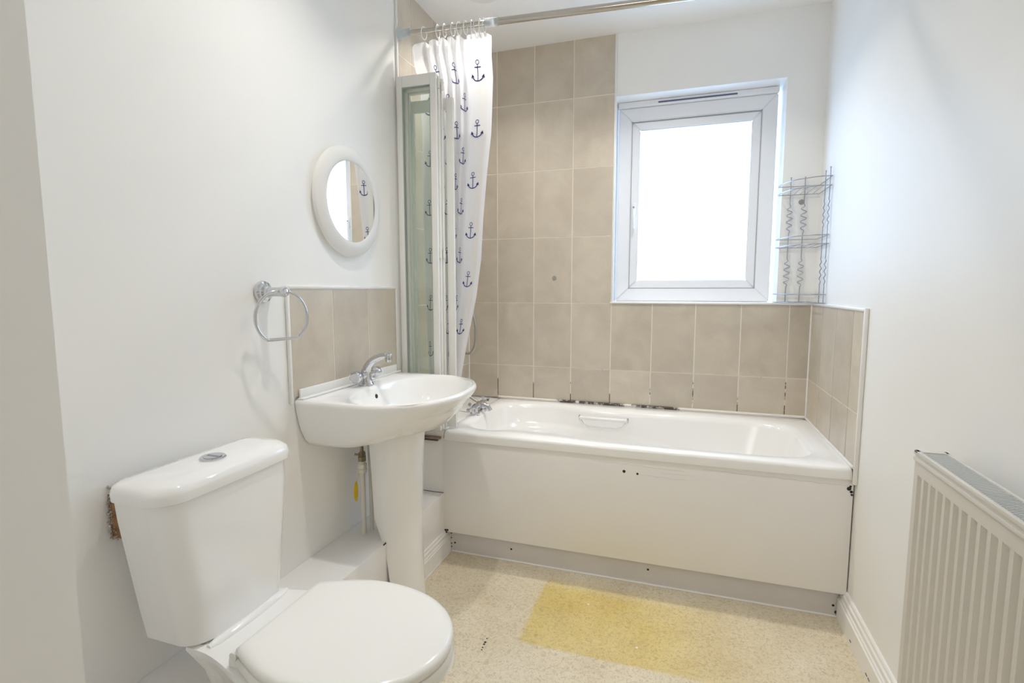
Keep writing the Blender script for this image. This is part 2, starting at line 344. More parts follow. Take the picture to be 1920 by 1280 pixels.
# ------------------------------------------------------------ window
win = thing('window_1', '', '', (1.148, .10, OZ0)); del win['label']; del win['category']; win['kind'] = 'structure'
def frame(bm, x0, x1, z0, z1, w, y0, y1, bev=.004, wt=None):
    """four mitred bars"""
    wt = w if wt is None else wt
    o_ = [(x0, z0), (x1, z0), (x1, z1), (x0, z1)]; i_ = [(x0+w, z0+w), (x1-w, z0+w), (x1-w, z1-wt), (x0+w, z1-wt)]
    for k in range(4):
        a, b, c, d = o_[k], o_[(k+1) % 4], i_[(k+1) % 4], i_[k]
        vv = [bm.verts.new((p[0], y, p[1])) for y in (y0, y1) for p in (a, b, c, d)]
        fs = [bm.faces.new([vv[i] for i in f]) for f in ((0,1,2,3),(7,6,5,4),(0,4,5,1),(1,5,6,2),(2,6,7,3),(3,7,4,0))]
        es = list({e for f in fs for e in f.edges}); bmesh.ops.bevel(bm, geom=es, offset=bev, segments=2, affect='EDGES')
bm = NB(); frame(bm, .783, 1.502, OZ0+.001, 2.016, .066, .098, .160); obj('window_frame', bm, M['upvc'], win)
bm = NB(); frame(bm, .846, 1.440, 1.127, 1.95, .044, .104, .150, .005); sash = obj('sash', bm, M['upvc'], win)
bm = NB(); frame(bm, .8475, 1.4385, 1.1285, 1.9485, .004, .1015, .106, .0008); obj('gasket', bm, mat('grey_gasket', (.35, .37, .43), .5), sash)
bm = NB(); box(bm, .886, 1.400, .122, .128, 1.168, 1.910); obj('pane', bm, M['glass'], win)
bm = NB(); box(bm, .781, 1.504, .088, .16, 2.017, 2.0455, .006, 3); vt = obj('trickle_vent', bm, M['upvc'], win)
bm = NB(); box(bm, .972, 1.327, .0855, .0895, 2.026, 2.0335, .001); obj('vent_slot', bm, M['vent'], vt, label='dark ventilation slot')
bm = NB(); box(bm, .858, .876, .088, .108, 1.50, 1.555, .005, 3); box(bm, .8605, .8735, .078, .092, 1.425, 1.53, .005, 3)
hd = obj('window_handle', bm, M['plastic'], win)
bm = NB(); lathe(bm, [(.0045, 0), (.0045, .002)], (.867, .0765, 1.533), 'y', 12); obj('lock_button', bm, M['screw'], hd)
# ------------------------------------------------------------ pipe boxing, skirtings
BXX = .180; BXZ = .268
bm = NB(); box(bm, .0, BXX, YF, -.700, 0, BXZ, .003); 
for (a, b) in ((-1.12, -1.085), (-1.17, -1.135), (-1.075, -1.05)): box(bm, BXX-.0016, BXX+.0006, a, b, BXZ-.004, BXZ+.0006, mi=1)
struct('trim_2', bm, [M['boxpaint'], M['dark']])
def skirting_profile(h=.105, d=.016):
    return [(0, 0), (d, 0), (d, h*.62), (d*.80, h*.64), (d*.80, h*.70), (d*.62, h*.73), (d*.62, h*.86), (d*.42, h*.89), (d*.34, h*.97), (d*.2, h), (0, h)]
bm = NB(); pr = [(BXX+a, b) for a, b in skirting_profile()]; prism(bm, pr, 'y', YF, -.672); struct('baseboard_left', bm, M['gloss'], angle=20)
bm = NB(); pr = [(WX-a, b) for a, b in skirting_profile(.112, .022)]; prism(bm, pr, 'y', YF, -.675)
for y in (-.98, -1.0, -.83): box(bm, WX-.0228, WX-.0215, y-.008, y+.006, .018, .021, mi=1)
struct('baseboard_right', bm, [M['gloss'], M['dark']], angle=20)
bm = NB(); tube(bm, [(BXX+.016, YF, .002), (BXX+.016, -.68, .002)], .004, 6); struct('trim_3', bm, M['trim'])
# ------------------------------------------------------------ bath
BX0 = .178
bath = thing('bath', 'white acrylic bath with grip handle along the tiled window wall', 'bath', (.9, -.36, 0))
def sup(cx, cy, hx, hy, n, N=128, zf=None, wf=None):
    out = []
    for k in range(N):
        a = 2*PI*k/N; c, s = math.cos(a), math.sin(a)
        rr = (abs(c)**n + abs(s)**n)**(-1/n); x = cx + hx*rr*c; y = cy + hy*rr*s
        if wf: y = wf(x, y)
        out.append((x, y, zf(x, y) if callable(zf) else zf))
    return out
ocx, ohx = (BX0+WX-.002)/2, (WX-.002-BX0)/2
ocy, ohy = -.3625, .3495
def waist(k):
    def w(x, y):
        if y > -.36: return y - k*(.055*sstep(.5, .72, x)*(1-.35*sstep(.9, 1.5, x)))*sstep(-.36, -.14, y)
        return y + k*.044*sstep(.38, .43, x)*(1-sstep(.62, .84, x))*sstep(.36, .56, -y)
    return w
def ledge(lo, hi):      # arm-rest step along the back and front inner sides that sinks towards the foot
    return lambda x, y: hi - (hi-lo)*sstep(.75, 1.35, x)
TZ = .540
rings = [
 sup(ocx, ocy, ohx-.010, ohy-.010, 60, zf=.500),
 sup(ocx, ocy, ohx, ohy, 60, zf=.502),
 sup(ocx, ocy, ohx, ohy, 50, zf=TZ-.012),
 sup(ocx, ocy, ohx-.003, ohy-.003, 50, zf=TZ-.004),
 sup(ocx, ocy, ohx-.010, ohy-.010, 40, zf=TZ),
 sup(.905, -.365, .690, .292, 7, zf=TZ+.001, wf=waist(1)),
 sup(.905, -.365, .678, .282, 6, zf=TZ-.006, wf=waist(1)),
 sup(.905, -.367, .668, .275, 5.5, zf=TZ-.024, wf=waist(1)),
 sup(.898, -.367, .655, .268, 5, zf=ledge(.35, .452), wf=waist(.7)),
 sup(.893, -.367, .640, .250, 4.6, zf=ledge(.335, .436), wf=waist(.4)),
 sup(.885, -.367, .620, .236, 4.4, zf=ledge(.315, .412), wf=waist(.2)),
 sup(.87, -.367, .585, .225, 4.2, zf=.27),
 sup(.86, -.367, .56, .215, 4, zf=.17),
 sup(.85, -.367, .53, .19, 4, zf=.145),
 sup(.85, -.367, .30, .10, 3, zf=.142),
]
bm = NB(); loft(bm, rings, cap1=True); tub = obj('tub', bm, M['acrylic'], bath, angle=50)
bm = NB(); tube(bm, [(x, -.0125, TZ+.0045) for x in (BX0+.002, .5, 1.0, WX-.014)], .0072, 8)
obj('sealant_bead', bm, M['mould'], bath)
bm = NB(); tube(bm, [(WX-.010, y, TZ+.003) for y in (-.014, -.4, -.708)], .005, 8); obj('sealant_bead', bm, M['trim'], bath)
# grip handle
bm = NB()
gy, gz = -.172, .508; g0, g1 = .655, .885
tube(bm, [(g0, gy+.012, gz-.004), (g0+.004, gy-.010, gz), (g0+.012, gy-.016, gz), (g1-.012, gy-.016, gz), (g1-.004, gy-.010, gz), (g1, gy+.012, gz-.004)], .0085, 12)
gr = obj('grip_handle', bm, M['plastic'], bath)
bm = NB(); tube(bm, [(g0-.004, gy-.006, gz+.004), (g0+.02, gy-.004, gz-.035), (g0+.05, gy-.006, gz-.047), (g1-.05, gy-.006, gz-.047), (g1-.02, gy-.004, gz-.035), (g1+.004, gy-.006, gz+.004)], .0065, 8)
obj('grip_surround', bm, M['acrylic'], gr)
for x in (g0, g1):
    bm = NB(); lathe(bm, [(.011, -.002), (.0115, .004), (.009, .006)], (x, gy-.006, gz), 'x', 16); obj('grip_end', bm, M['chrome'], gr, label='chrome handle end')
# side panel and plinth
bm = NB(); box(bm, BX0, WX-.004, -.703, -.695, .100, .506, .0015)
for x, z, s in ((.925, .447, .006), (.974, .443, .0045)): lathe(bm, [(s, -.0006), (s*.6, -.0012)], (x, -.703, z), 'y', 8, mi=1)
# hairline cracks in the filler, uneven thin grooves
def crack(x0, x1, z0, z1, n, w):
    pts = []
    for i in range(n+1):
        t = i/n; pts.append((x0+(x1-x0)*t, -.7034, z0+(z1-z0)*t+random.uniform(-.0018, .0018)))
    tube(bm, pts, w, 4, mi=2)
crack(.985, 1.17, .440, .438, 14, .0005); crack(.80, 1.14, .478, .470, 22, .0006); crack(1.06, 1.17, .455, .458, 8, .0004)
crack(BX0+.01, .62, .502, .500, 30, .0008); crack(1.2, WX-.02, .485, .478, 26, .0006)
obj('side_panel', bm, [M['panel'], M['dark'], M['plinth']], bath)
bm = NB(); box(bm, BX0+.004, WX-.006, -.672, -.660, .002, .108, .001); pl = obj('plinth', bm, M['plinth'], bath, label='greyer recessed plinth board')
for x, z in ((.215, .040), (.470, .052), (1.02, .060), (1.640, .040)):
    bm = NB(); lathe(bm, [(.0042, -.0005), (.0035, -.0018)], (x, -.672, z), 'y', 12); obj('screw', bm, M['dark'], pl, label='dark screw hole')
# crumbly damaged spot and dirt at the panel corners
crumbs = [(x, -.7035, z, r_) for x, z, r_ in ((1.655, .470, .007), (1.662, .460, .005), (1.659, .478, .004), (1.664, .450, .004), (.186, .106, .006), (.195, .108, .005), (.190, .098, .004))]
crumbs += [(.1985, -.6725, z, .003) for z in (.02, .035, .06, .08)] + [(x, -.6725, .012+.005*k, .006) for k, x in enumerate((1.655, 1.65, 1.66))]
for x, y, z, r_ in crumbs:
    bm = NB(); lathe(bm, [(r_, 0), (r_*.7, -.001)], (x, y, z), 'y', 7); obj('filler_hole', bm, M['dark'], bath, label='dark crumbled gap in filler')
bm = NB(); tube(bm, [(x, -.673, .002) for x in (.2, .6, 1.1, 1.65)], .004, 6); struct('trim_4', bm, M['trim'])
# end filler at the tap end
bm = NB(); box(bm, .001, BX0, -.700, -.009, .505, .534, .001); box(bm, .001, BX0, -.700, -.690, BXZ+.001, .505, .001)
fl = obj('end_filler', bm, M['boxpaint'], None, origin=(.09, -.36, .27)); tag(fl, 'painted filler board closing the gap at the tap end of the bath', 'panel')
bm = NB(); box(bm, .03, BX0-.006, -.716, -.700, .504, .512, .001); box(bm, .03, BX0-.02, -.712, -.700, .493, .497, .001)
obj('exposed_edge', bm, M['brownstrip'], fl, label='bare brown board edge')
# bath mixer tap on the tap-end rim
mx = thing('bath_mixer_tap', 'chrome bath mixer tap with crosshead handle at the curtain end', 'tap', (.196, -.36, TZ))
bm = NB(); tube(bm, [(.202, -.305, TZ+.036), (.202, -.415, TZ+.036)], .014, 16); lathe(bm, [(.024, 0), (.024, .006), (.014, .012), (.014, .035)], (.202, -.315, TZ), 'z', 20); lathe(bm, [(.024, 0), (.024, .006), (.014, .012), (.014, .035)], (.202, -.405, TZ), 'z', 20)
tube(bm, [(.202, -.36, TZ+.036), (.225, -.36, TZ+.040), (.25, -.36, TZ+.034), (.262, -.36, TZ+.012)], .011, 14); obj('tap_body', bm, M['chrome'], mx)
for y, s in ((-.305, 1), (-.415, -1)):
    bm = NB(); lathe(bm, [(.010, 0), (.010, .02*s), (.006, .03*s)], (.202, y, TZ+.036), 'y', 14)
    for k in range(2):
        a = PI*k/2 + .5; d = Vector((math.cos(a), 0, math.sin(a)))*.021; c_ = Vector((.202, y+.028*s, TZ+.036)); tube(bm, [c_-d, c_+d], [.005, .005], 10)
        lathe(bm, [(.0075, -.005), (.009, 0), (.0075, .005)], c_+d, 'y', 10); lathe(bm, [(.0075, -.005), (.009, 0), (.0075, .005)], c_-d, 'y', 10)
    obj('tap_handle', bm, M['chrome'], mx)
# shower hose
hose = thing('shower_hose', 'ribbed metal shower hose looping down beside the curtain', 'hose', (.13, -.30, .6))
hp = []
ctrl = [(.03, -.30, 1.75), (.045, -.30, 1.4), (.12, -.30, 1.12), (.158, -.30, .98), (.166, -.30, .92), (.160, -.30, .85), (.135, -.30, .815), (.105, -.302, .82), (.085, -.31, .86), (.07, -.325, .82), (.085, -.345, .70), (.15, -.36, .62), (.196, -.36, .590)]
def catmull(P, n):
    P = [Vector(p) for p in P]; Q = [P[0]*2-P[1]] + P + [P[-1]*2-P[-2]]; out = []
    for i in range(1, len(Q)-2):
        for k in range(n):
            t = k/n; a, b, c, d = Q[i-1], Q[i], Q[i+1], Q[i+2]
            out.append(.5*((2*b)+(c-a)*t+(2*a-5*b+4*c-d)*t*t+(3*b-3*c+d-a)*t**3))
    out.append(Q[-2]); return out
cp = catmull(ctrl, 24); rr = [.0072 if i % 2 else .0060 for i in range(len(cp))]
bm = NB(); tube(bm, cp, rr, 10); obj('hose', bm, M['hose'], hose, angle=80)
bm = NB(); tube(bm, [(.03, -.30, 1.72), (.03, -.30, 1.80), (.06, -.30, 1.86), (.08, -.30, 1.87)], [.012, .012, .016, .034], 16); obj('shower_head', bm, M['chrome'], hose)
bm = NB(); lathe(bm, [(.02, 0), (.02, .01), (.012, .014), (.012, .03)], (0.008, -.30, 1.74), 'x', 16); obj('wall_bracket', bm, M['chrome'], hose)
# ------------------------------------------------------------ folding bath screen
scr = thing('bath_screen', 'folded white framed glass bath screen standing at the left wall', 'shower screen', (.09, -.69, .54))
bm = NB(); box(bm, .0095, .030, -.722, -.700, .545, 1.945, .002); obj('wall_channel', bm, M['alu'], scr)
def spanel(p0, p1, z0, z1, st=.026, th=.015):
    """panel between plan points p0,p1; all in one local frame"""
    p0, p1 = Vector(p0), Vector(p1); L_ = (p1-p0).length; ang = math.atan2((p1-p0).y, (p1-p0).x)
    bm = NB()
    box(bm, 0, st, -th/2, th/2, z0, z1, .002); box(bm, L_-st, L_, -th/2, th/2, z0, z1, .002)
    box(bm, st, L_-st, -th/2, th/2, z0, z0+.04, .002); box(bm, st, L_-st, -th/2, th/2, z1-.045, z1, .002)
    T = Matrix.Translation((p0.x, p0.y, 0)) @ Matrix.Rotation(ang, 4, 'Z')
    bmesh.ops.transform(bm, matrix=T, verts=bm.verts); o = obj('screen_panel', bm, M['alu'], scr)
    bm = NB(); box(bm, st-.003, L_-st+.003, -.002, .002, z0+.036, z1-.041); bmesh.ops.transform(bm, matrix=T, verts=bm.verts); obj('glass_pane', bm, M['sglass'], o)
    if z1 < 1.955: return
    bm = NB()
    for a, b, c, d in ((st-.001, st+.0015, z0+.038, z1-.043), (L_-st-.0015, L_-st+.001, z0+.038, z1-.043)): box(bm, a, b, -th/2-.0004, th/2+.0004, c, d)
    for c in (z0+.0385, z1-.0455): box(bm, st, L_-st, -th/2-.0004, th/2+.0004, c, c+.0025)
    bmesh.ops.transform(bm, matrix=T, verts=bm.verts); obj('gasket', bm, M['gasket'], o)
spanel((.004+.008, -.728), (.184, -.726), .545, 1.957)
spanel((.016, -.702), (.186, -.706), .547, 1.950)
spanel((.020, -.686), (.190, -.686), .547, 1.945)
spanel((.024, -.670), (.226, -.664), .547, 1.880, st=.030)
# hinges/knuckles between the stiles
for x, y in ((.187, -.716), (.193, -.696), (.034, -.681)):
    for z in (.60, 1.25, 1.90): bm = NB(); lathe(bm, [(.005, 0), (.005, .04)], (x, y, z), 'z', 10); obj('hinge', bm, M['alu'], scr)
# ------------------------------------------------------------ curtain rail
rail = thing('curtain_rail', 'polished telescopic curtain rail running wall to wall over the bath', 'curtain rail', (.0, -.70, 2.13))
def rz(x): return 2.1335 - .0372*x
bm = NB(); tube(bm, [(.045, -.70, rz(.045)), (.40, -.70, rz(.40))], .0095, 20); obj('inner_tube', bm, M['steel'], rail)
bm = NB(); tube(bm, [(.415, -.70, rz(.415)), (WX-.04, -.70, rz(WX-.04))], .0125, 24); obj('outer_tube', bm, M['steel'], rail)
bm = NB(); tube(bm, [(.375, -.70, rz(.375)), (.385, -.70, rz(.385)), (.43, -.70, rz(.43))], [.0125, .0145, .0145], 20); obj('joint_sleeve', bm, M['clearcap'], rail, label='white plastic sleeve')
for s, x in ((1, .0), (-1, WX)):
    bm = NB(); zz = rz(x)
    x0 = x + .0098*s if s > 0 else x
    lathe(bm, [(.024, 0), (.024, .008*s), (.018, .012*s), (.0135, .016*s), (.0135, .05*s), (.0115, .054*s)], (x0, -.70, zz), 'x', 24); obj('end_cap', bm, M['clearcap'], rail, label='frosted white plastic end cap')
# ------------------------------------------------------------ shower curtain
YC = [(.5, -.585), (1.75, -.600), (1.95, -.640), (2.02, -.685), (2.07, -.70)]
def _bx(u, v, y):
    d = F + R*((u-960)/FPX) - U*((v-640)/FPX); t = (y-CAM.y)/d.y; return CAM + d*t
RE = [(.50, .178), (.569, .190), (.70, .200), (.775, .213), (.90, .238), (1.0, .262), (1.1, .284), (1.25, .306), (1.426, .318), (1.6, .335), (1.8, .360), (1.95, .377), (2.064, .394)]
LE = [(.50, .060), (1.0, .050), (1.7, .050), (1.9, .062), (2.064, .062)]
CS = [(0, .010), (.06, -.008), (.19, -.014), (.21, .012), (.235, .014), (.25, -.012), (.34, -.020), (.36, .010), (.38, .012), (.385, -.016), (.455, -.020), (.47, .012), (.495, .014), (.50, -.014), (.555, -.018), (.565, .012), (.60, .016), (.605, -.012), (.655, -.020), (.665, .012), (.70, .018), (.715, .002), (.74, -.010), (.80, -.012), (.88, -.014), (.955, -.006), (.985, .008), (1.0, .022)]
csp = catmull([(a, b, 0) for a, b in CS], 8)
# arc-length table (at the top, real width .332)
sl = [0]
for a, b in zip(csp, csp[1:]): sl.append(sl[-1] + math.hypot((b.x-a.x)*.30, b.y-a.y))
SL = sl[-1]
def cs_at(s):
    s = min(max(s, 0), SL)
    lo, hi = 0, len(sl)-1
    while hi-lo > 1:
        mid = (lo+hi)//2
        if sl[mid] <= s: lo = mid
        else: hi = mid
    t = (s-sl[lo])/max(1e-9, sl[hi]-sl[lo]); return csp[lo].lerp(csp[hi], t)
def cloth(s, z):
    c_ = cs_at(s); l, r_ = interp(LE, z), interp(RE, z); k = c_.x
    amp = .75 + .25*sstep(1.2, 2.0, z)
    wob = .006*math.sin(3.1*z + 9*k)*(1-k)
    return Vector((l + (r_-l)*k + wob*.5, interp(YC, z) + c_.y*amp + wob*.6, z))
cur = thing('shower_curtain', 'white shower curtain printed with navy anchors, bunched at the left wall', 'shower curtain', (.2, -.65, .52))
bm = NB(); NZ = 120; NS = len(sl); zt, zb = 2.082, .545
grid = []
for j in range(NZ+1):
    z = zb + (zt-zb)*j/NZ
    grid.append([bm.verts.new(cloth(sl[i], z)) for i in range(NS)])
for j in range(NZ):
    for i in range(NS-1):
        f = bm.faces.new((grid[j][i], grid[j][i+1], grid[j+1][i+1], grid[j+1][i])); f.material_index = 2 if j >= NZ-4 else 0
# printed anchors, laid on both faces of the cloth
def anchor_strips():
    out = []
    def strip(pts, w):
        out.append(([Vector(p) for p in pts], w))
    strip([(.0075*math.cos(a), .067+.0075*math.sin(a)) for a in [2*PI*k/12 for k in range(13)]], .0028)
    strip([(0, .0595-.058*k/12) for k in range(13)], .0036)
    strip([(-.015+.030*k/6, .0505) for k in range(7)], .0034)
    strip([(.026*math.sin(a), .026-.025*math.cos(a)) for a in [math.radians(-66+132*k/16) for k in range(17)]], .0042)
    for s in (-1, 1): strip([(s*.0300, .0105), (s*.0265, .0175), (s*.0225, .0265)], .0)
    return out
AST = anchor_strips()
def add_anchor(s0, z0, sc=1.0, tilt=0.0):
    ct, st = math.cos(tilt), math.sin(tilt)
    def pt(a, b, side):
        a, b = a*sc, b*sc; a, b = a*ct-b*st, a*st+b*ct
        s = s0+a; z = z0+b
        p = cloth(s, z); e = 2e-3
        ds = cloth(min(s+e, SL), z)-cloth(max(s-e, 0), z); n = ds.cross(Vector((0, 0, 1)))
        if n.length < 1e-9: n = Vector((0, -1, 0))
        n.normalize(); return p + n*side*.0009
    for side in (1, -1):
        for pts, w in AST:
            if w == 0:   # fluke
                p0, p1, p2 = [(p.x, p.y) for p in pts]; sg = 1 if p0[0] > 0 else -1
                tri = [(sg*.0315, .0135), (sg*.0165, .0165), (sg*.0275, .0285)]
                if all(0 < s0+q[0]*sc < SL for q in tri):
                    f = bm.faces.new([bm.verts.new(pt(*q, side)) for q in tri]); f.material_index = 1
                continue
            prev = None
            for i, p in enumerate(pts):
                a = pts[max(0, i-1)]; b = pts[min(len(pts)-1, i+1)]; d = (b-a); d = Vector((d.x, d.y)); n2 = Vector((-d.y, d.x)).normalized()*(w/2)
                if not (0.002 < s0+p.x*sc < SL-.002): prev = None; continue
                cur_ = (bm.verts.new(pt(p.x+n2.x, p.y+n2.y, side)), bm.verts.new(pt(p.x-n2.x, p.y-n2.y, side)))
                if prev:
                    f = bm.faces.new((prev[0], cur_[0], cur_[1], prev[1])); f.material_index = 1
                prev = cur_
SA = 0
for i, c_ in enumerate(csp):
    if c_.x >= .835: SA = sl[i]; break
PZ = .200; ci = 0; s = SA
cols_ = []
while s > .02: cols_.append(s); s -= .098
s = SA + .098
while s < SL: cols_.append(s); s += .098
for s in cols_:
    idx = round((s-SA)/.098)
    z = 1.935 + (PZ/2 if idx % 2 else 0) - PZ*7
    while z < 2.0:
        if z > .6: add_anchor(s, z, .86, .06*math.sin(z*9+idx))
        z += PZ
obj('curtain_sheet', bm, [M['cloth'], M['navy'], M['hem']], cur, angle=60)
# rings on the rail
bm = NB(); n = 24; tube(bm, [(0, .0195*math.cos(2*PI*k/n)*.8, -.0085+.0235*math.sin(2*PI*k/n)) for k in range(n)], .0018, 8, closed=True)
ring0 = obj('curtain_ring', bm, M['plastic'], None)
ORD = ['first', 'second', 'third', 'fourth', 'fifth', 'sixth', 'seventh', 'eighth', 'ninth', 'tenth', 'eleventh']
for i, x in enumerate([.120, .180, .208, .243, .268, .296, .322, .340, .356, .372]):
    o = ring0 if i == 0 else ring0.copy()
    if i: link(o)
    o.location = (x, -.70, rz(x)); o.rotation_euler = (0, 0, random.uniform(-.35, .35))
    tag(o, ('first white curtain ring from the left wall, hanging on its own' if i == 0 else ORD[i]+' white curtain ring from the left wall'), 'curtain ring', 'rings along the curtain rail')
# ------------------------------------------------------------ washbasin
BY = -1.068
basin = thing('washbasin', 'white ceramic pedestal washbasin with chrome mixer tap against left wall', 'washbasin', (.2, BY, 0))
def D(x0, x1, xs, hw, z, zt_=0, nb=16, ns=8, na=48, taper=0, n=2.3, cy=None):
    cy = BY if cy is None else cy
    P = []
    for i in range(nb): P.append((x0, cy-hw+taper + (2*(hw-taper))*i/nb))
    for i in range(ns): t = i/ns; P.append((x0+(xs-x0)*t, cy+hw-taper*(1-t)**2))
    for i in range(na+1):
        a = PI/2 - PI*i/na; c, s = math.cos(a), math.sin(a)
        P.append((xs+(x1-xs)*(abs(c)**(2/n)), cy+hw*math.copysign(abs(s)**(2/n), s)))
    for i in range(1, ns): t = 1-i/ns; P.append((x0+(xs-x0)*t, cy-hw+taper*(1-t)**2))
    if callable(z): return [(a, b, z(a)) for a, b in P]
    return [(a, b, z) for a, b in P]
out = D(.0035, .446, .20, .288, .780)
def bowl(cx, hx, hy, z, n=2.4):
    res = []
    for (x, y, _) in out:
        a = math.atan2((y-BY)/.288, (x-.225)/.225); c, s = math.cos(a), math.sin(a); r_ = (abs(c)**n+abs(s)**n)**(-1/n)
        res.append((cx+hx*r_*c, BY+hy*r_*s, z))
    return res
def zb_(lo, tipz, xt): return lambda x: lo + (tipz-lo)*max(0, (x-.16)/(xt-.16))**1.5 if x > .16 else lo
def zt2(lo, hi, xt): return lambda x: lo + (hi-lo)*sstep(.10, xt, x)
rings = [
 D(.0035, .21, .10, .15, zt2(.624, .630, .21)), D(.0035, .255, .11, .195, zt2(.625, .642, .255)), D(.0035, .300, .125, .226, zt2(.634, .660, .30)),
 D(.0035, .345, .14, .249, zt2(.656, .686, .345)), D(.0035, .384, .155, .266, zt2(.688, .713, .384)), D(.0035, .415, .17, .277, zt2(.722, .738, .415)),
 D(.0035, .434, .185, .2835, zt2(.752, .758, .434)), D(.0035, .443, .195, .287, .771),
 D(.0035, .446, .20, .288, .780), D(.0035, .443, .20, .286, .7875), D(.0045, .435, .20, .280, .7905),
 bowl(.260, .173, .268, .7885, 2.35), bowl(.260, .166, .260, .779, 2.35), bowl(.258, .157, .248, .756, 2.35), bowl(.253, .145, .226, .715, 2.3), bowl(.245, .115, .175, .672, 2.2), bowl(.235, .06, .09, .655, 2), bowl(.23, .021, .021, .652, 2)]
bm = NB(); loft(bm, rings, cap0=True, cap1=True); bo = obj('bowl', bm, M['ceramic'], basin, angle=60)
bm = NB(); lathe(bm, [(.020, 0), (.020, .002), (.006, .001)], (.23, BY, .6525), 'z', 20); obj('waste', bm, M['chrome'], bo)
bm = NB(); rot = Matrix.Rotation(math.radians(78), 3, 'Y'); lathe(bm, [(.0075, -.001), (.0078, .0012), (.0062, .0015)], (.1015, BY, .752), rot, 16); obj('overflow', bm, M['dark'], bo, label='dark overflow hole')
# pedestal
bm = NB(); rings = []
for z, hx, hy in ((0, .104, .098), (.02, .103, .097), (.09, .099, .093), (.2, .096, .090), (.35, .097, .091), (.5, .101, .097), (.60, .106, .104), (.66, .110, .110)):
    ring = []
    for k in range(40):
        a = -PI*.5 - .35 + (PI+.7)*k/39; ring.append((.166+hx*math.cos(a), BY+.004+hy*math.sin(a), z))
    rings.append(ring)
# the boxing stands behind the pedestal, which wraps its front edge
inner = [[(.166+(x-.166)*.88, BY+.004+(y-BY-.004)*.88, z) for (x, y, z) in r_] for r_ in rings]
shell = [r_ + i_[::-1] for r_, i_ in zip(rings, inner)]
for r_ in shell:
    for k, (x, y, z) in enumerate(r_):
        if z < .30: r_[k] = (max(x, BXX+.0175 if z < .12 else BXX+.002), y, z)
shell2 = []
loft(bm, shell, cap0=True, cap1=True); obj('pedestal', bm, M['ceramic'], basin, angle=50)
# tap
TX = .062; TZb = .7905
bm = NB(); lathe(bm, [(.026, 0), (.026, .004), (.023, .007), (.019, .022), (.018, .040), (.016, .052), (.010, .060)], (TX, BY, TZb), 'z', 28)
sp = catmull([(TX, BY, TZb+.030), (TX+.006, BY, TZb+.062), (TX+.030, BY, TZb+.088), (TX+.062, BY, TZb+.103), (TX+.084, BY, TZb+.106), (TX+.094, BY, TZb+.102)], 6)
tube(bm, sp, [.016 - .0045*min(1, i/(len(sp)*.6)) for i in range(len(sp))], 18)
lathe(bm, [(.0095, .014), (.0115, .010), (.012, -.006), (.0105, -.014), (.008, -.015)], (TX+.093, BY, TZb+.100), 'z', 18)
tube(bm, [(TX, BY-.034, TZb+.036), (TX, BY+.034, TZb+.036)], .0135, 16)
tap = obj('mixer_tap', bm, M['chrome'], basin, label='chrome mixer tap', angle=50)
for s in (-1, 1):
    bm = NB(); lathe(bm, [(.010, 0), (.010, .010*s), (.019, .016*s), (.0215, .022*s), (.0215, .034*s), (.0195, .038*s), (.0185, .0365*s), (.001, .0360*s)], (TX, BY+.032*s, TZb+.036), 'y', 24); obj('tap_handle', bm, M['chrome'], tap)
# upstand strip on the wall behind the basin
bm = NB(); box(bm, .0085, .016, -1.345, -.783, .794, .822, .002); box(bm, .0085, .030, -1.350, -.772, .7905, .7955, .002)
us = obj('upstand_strip', bm, M['plastic'], None, origin=(.01, -1.06, .79)); tag(us, 'white plastic upstand strip sealing the back of the washbasin to the tiles', 'trim strip')
# ------------------------------------------------------------ supply pipe with valve and yellow tag
pp = thing('supply_pipe', 'white water supply pipe with brass isolating valve under the washbasin', 'pipe', (.07, -1.118, BXZ))
px, py = .07, -1.118
bm = NB(); tube(bm, [(px, py, BXZ), (px+.001, py, .40), (px, py, .50)], .0085, 14); obj('pipe', bm, M['pipe'], pp)
bm = NB(); lathe(bm, [(.0095, 0), (.016, .006), (.0165, .018), (.0145, .020), (.0165, .022), (.0165, .034), (.011, .040), (.011, .048)], (px, py, .485), 'z', 18); obj('compression_fitting', bm, M['pipe'], pp)
bm = NB(); lathe(bm, [(.011, 0), (.015, .002), (.015, .017), (.012, .019), (.0135, .022), (.0135, .030), (.007, .036), (.006, .10)], (px, py, .530), 'z', 6); tube(bm, [(px-.02, py-.012, .556), (px+.0, py-.012, .556)], .004, 8); obj('isolating_valve', bm, M['brass'], pp, angle=20, label='tarnished brass valve')
bm = NB(); tube(bm, [(px+.012, py+.03, BXZ), (px+.012, py+.032, .45), (px+.01, py+.03, .64)], .0075, 12); obj('pipe', bm, M['pipe'], pp)
bm = NB()
pr = [(py-.030+.016*math.cos(a)*(1 if math.cos(a) < 0 else .55), .432+.036*math.sin(a)) for a in [2*PI*k/24 for k in range(24)]]
prism(bm, pr, 'x', px-.006, px-.0045); tube(bm, [(px-.005, py-.026, .462), (px-.004, py-.018, .495), (px, py-.013, .52)], .0008, 6)
tg = obj('tag_card', bm, M['yellow'], None, origin=(px, py-.02, .43)); tag(tg, 'small yellow tag hanging on the water pipe under the washbasin', 'tag')
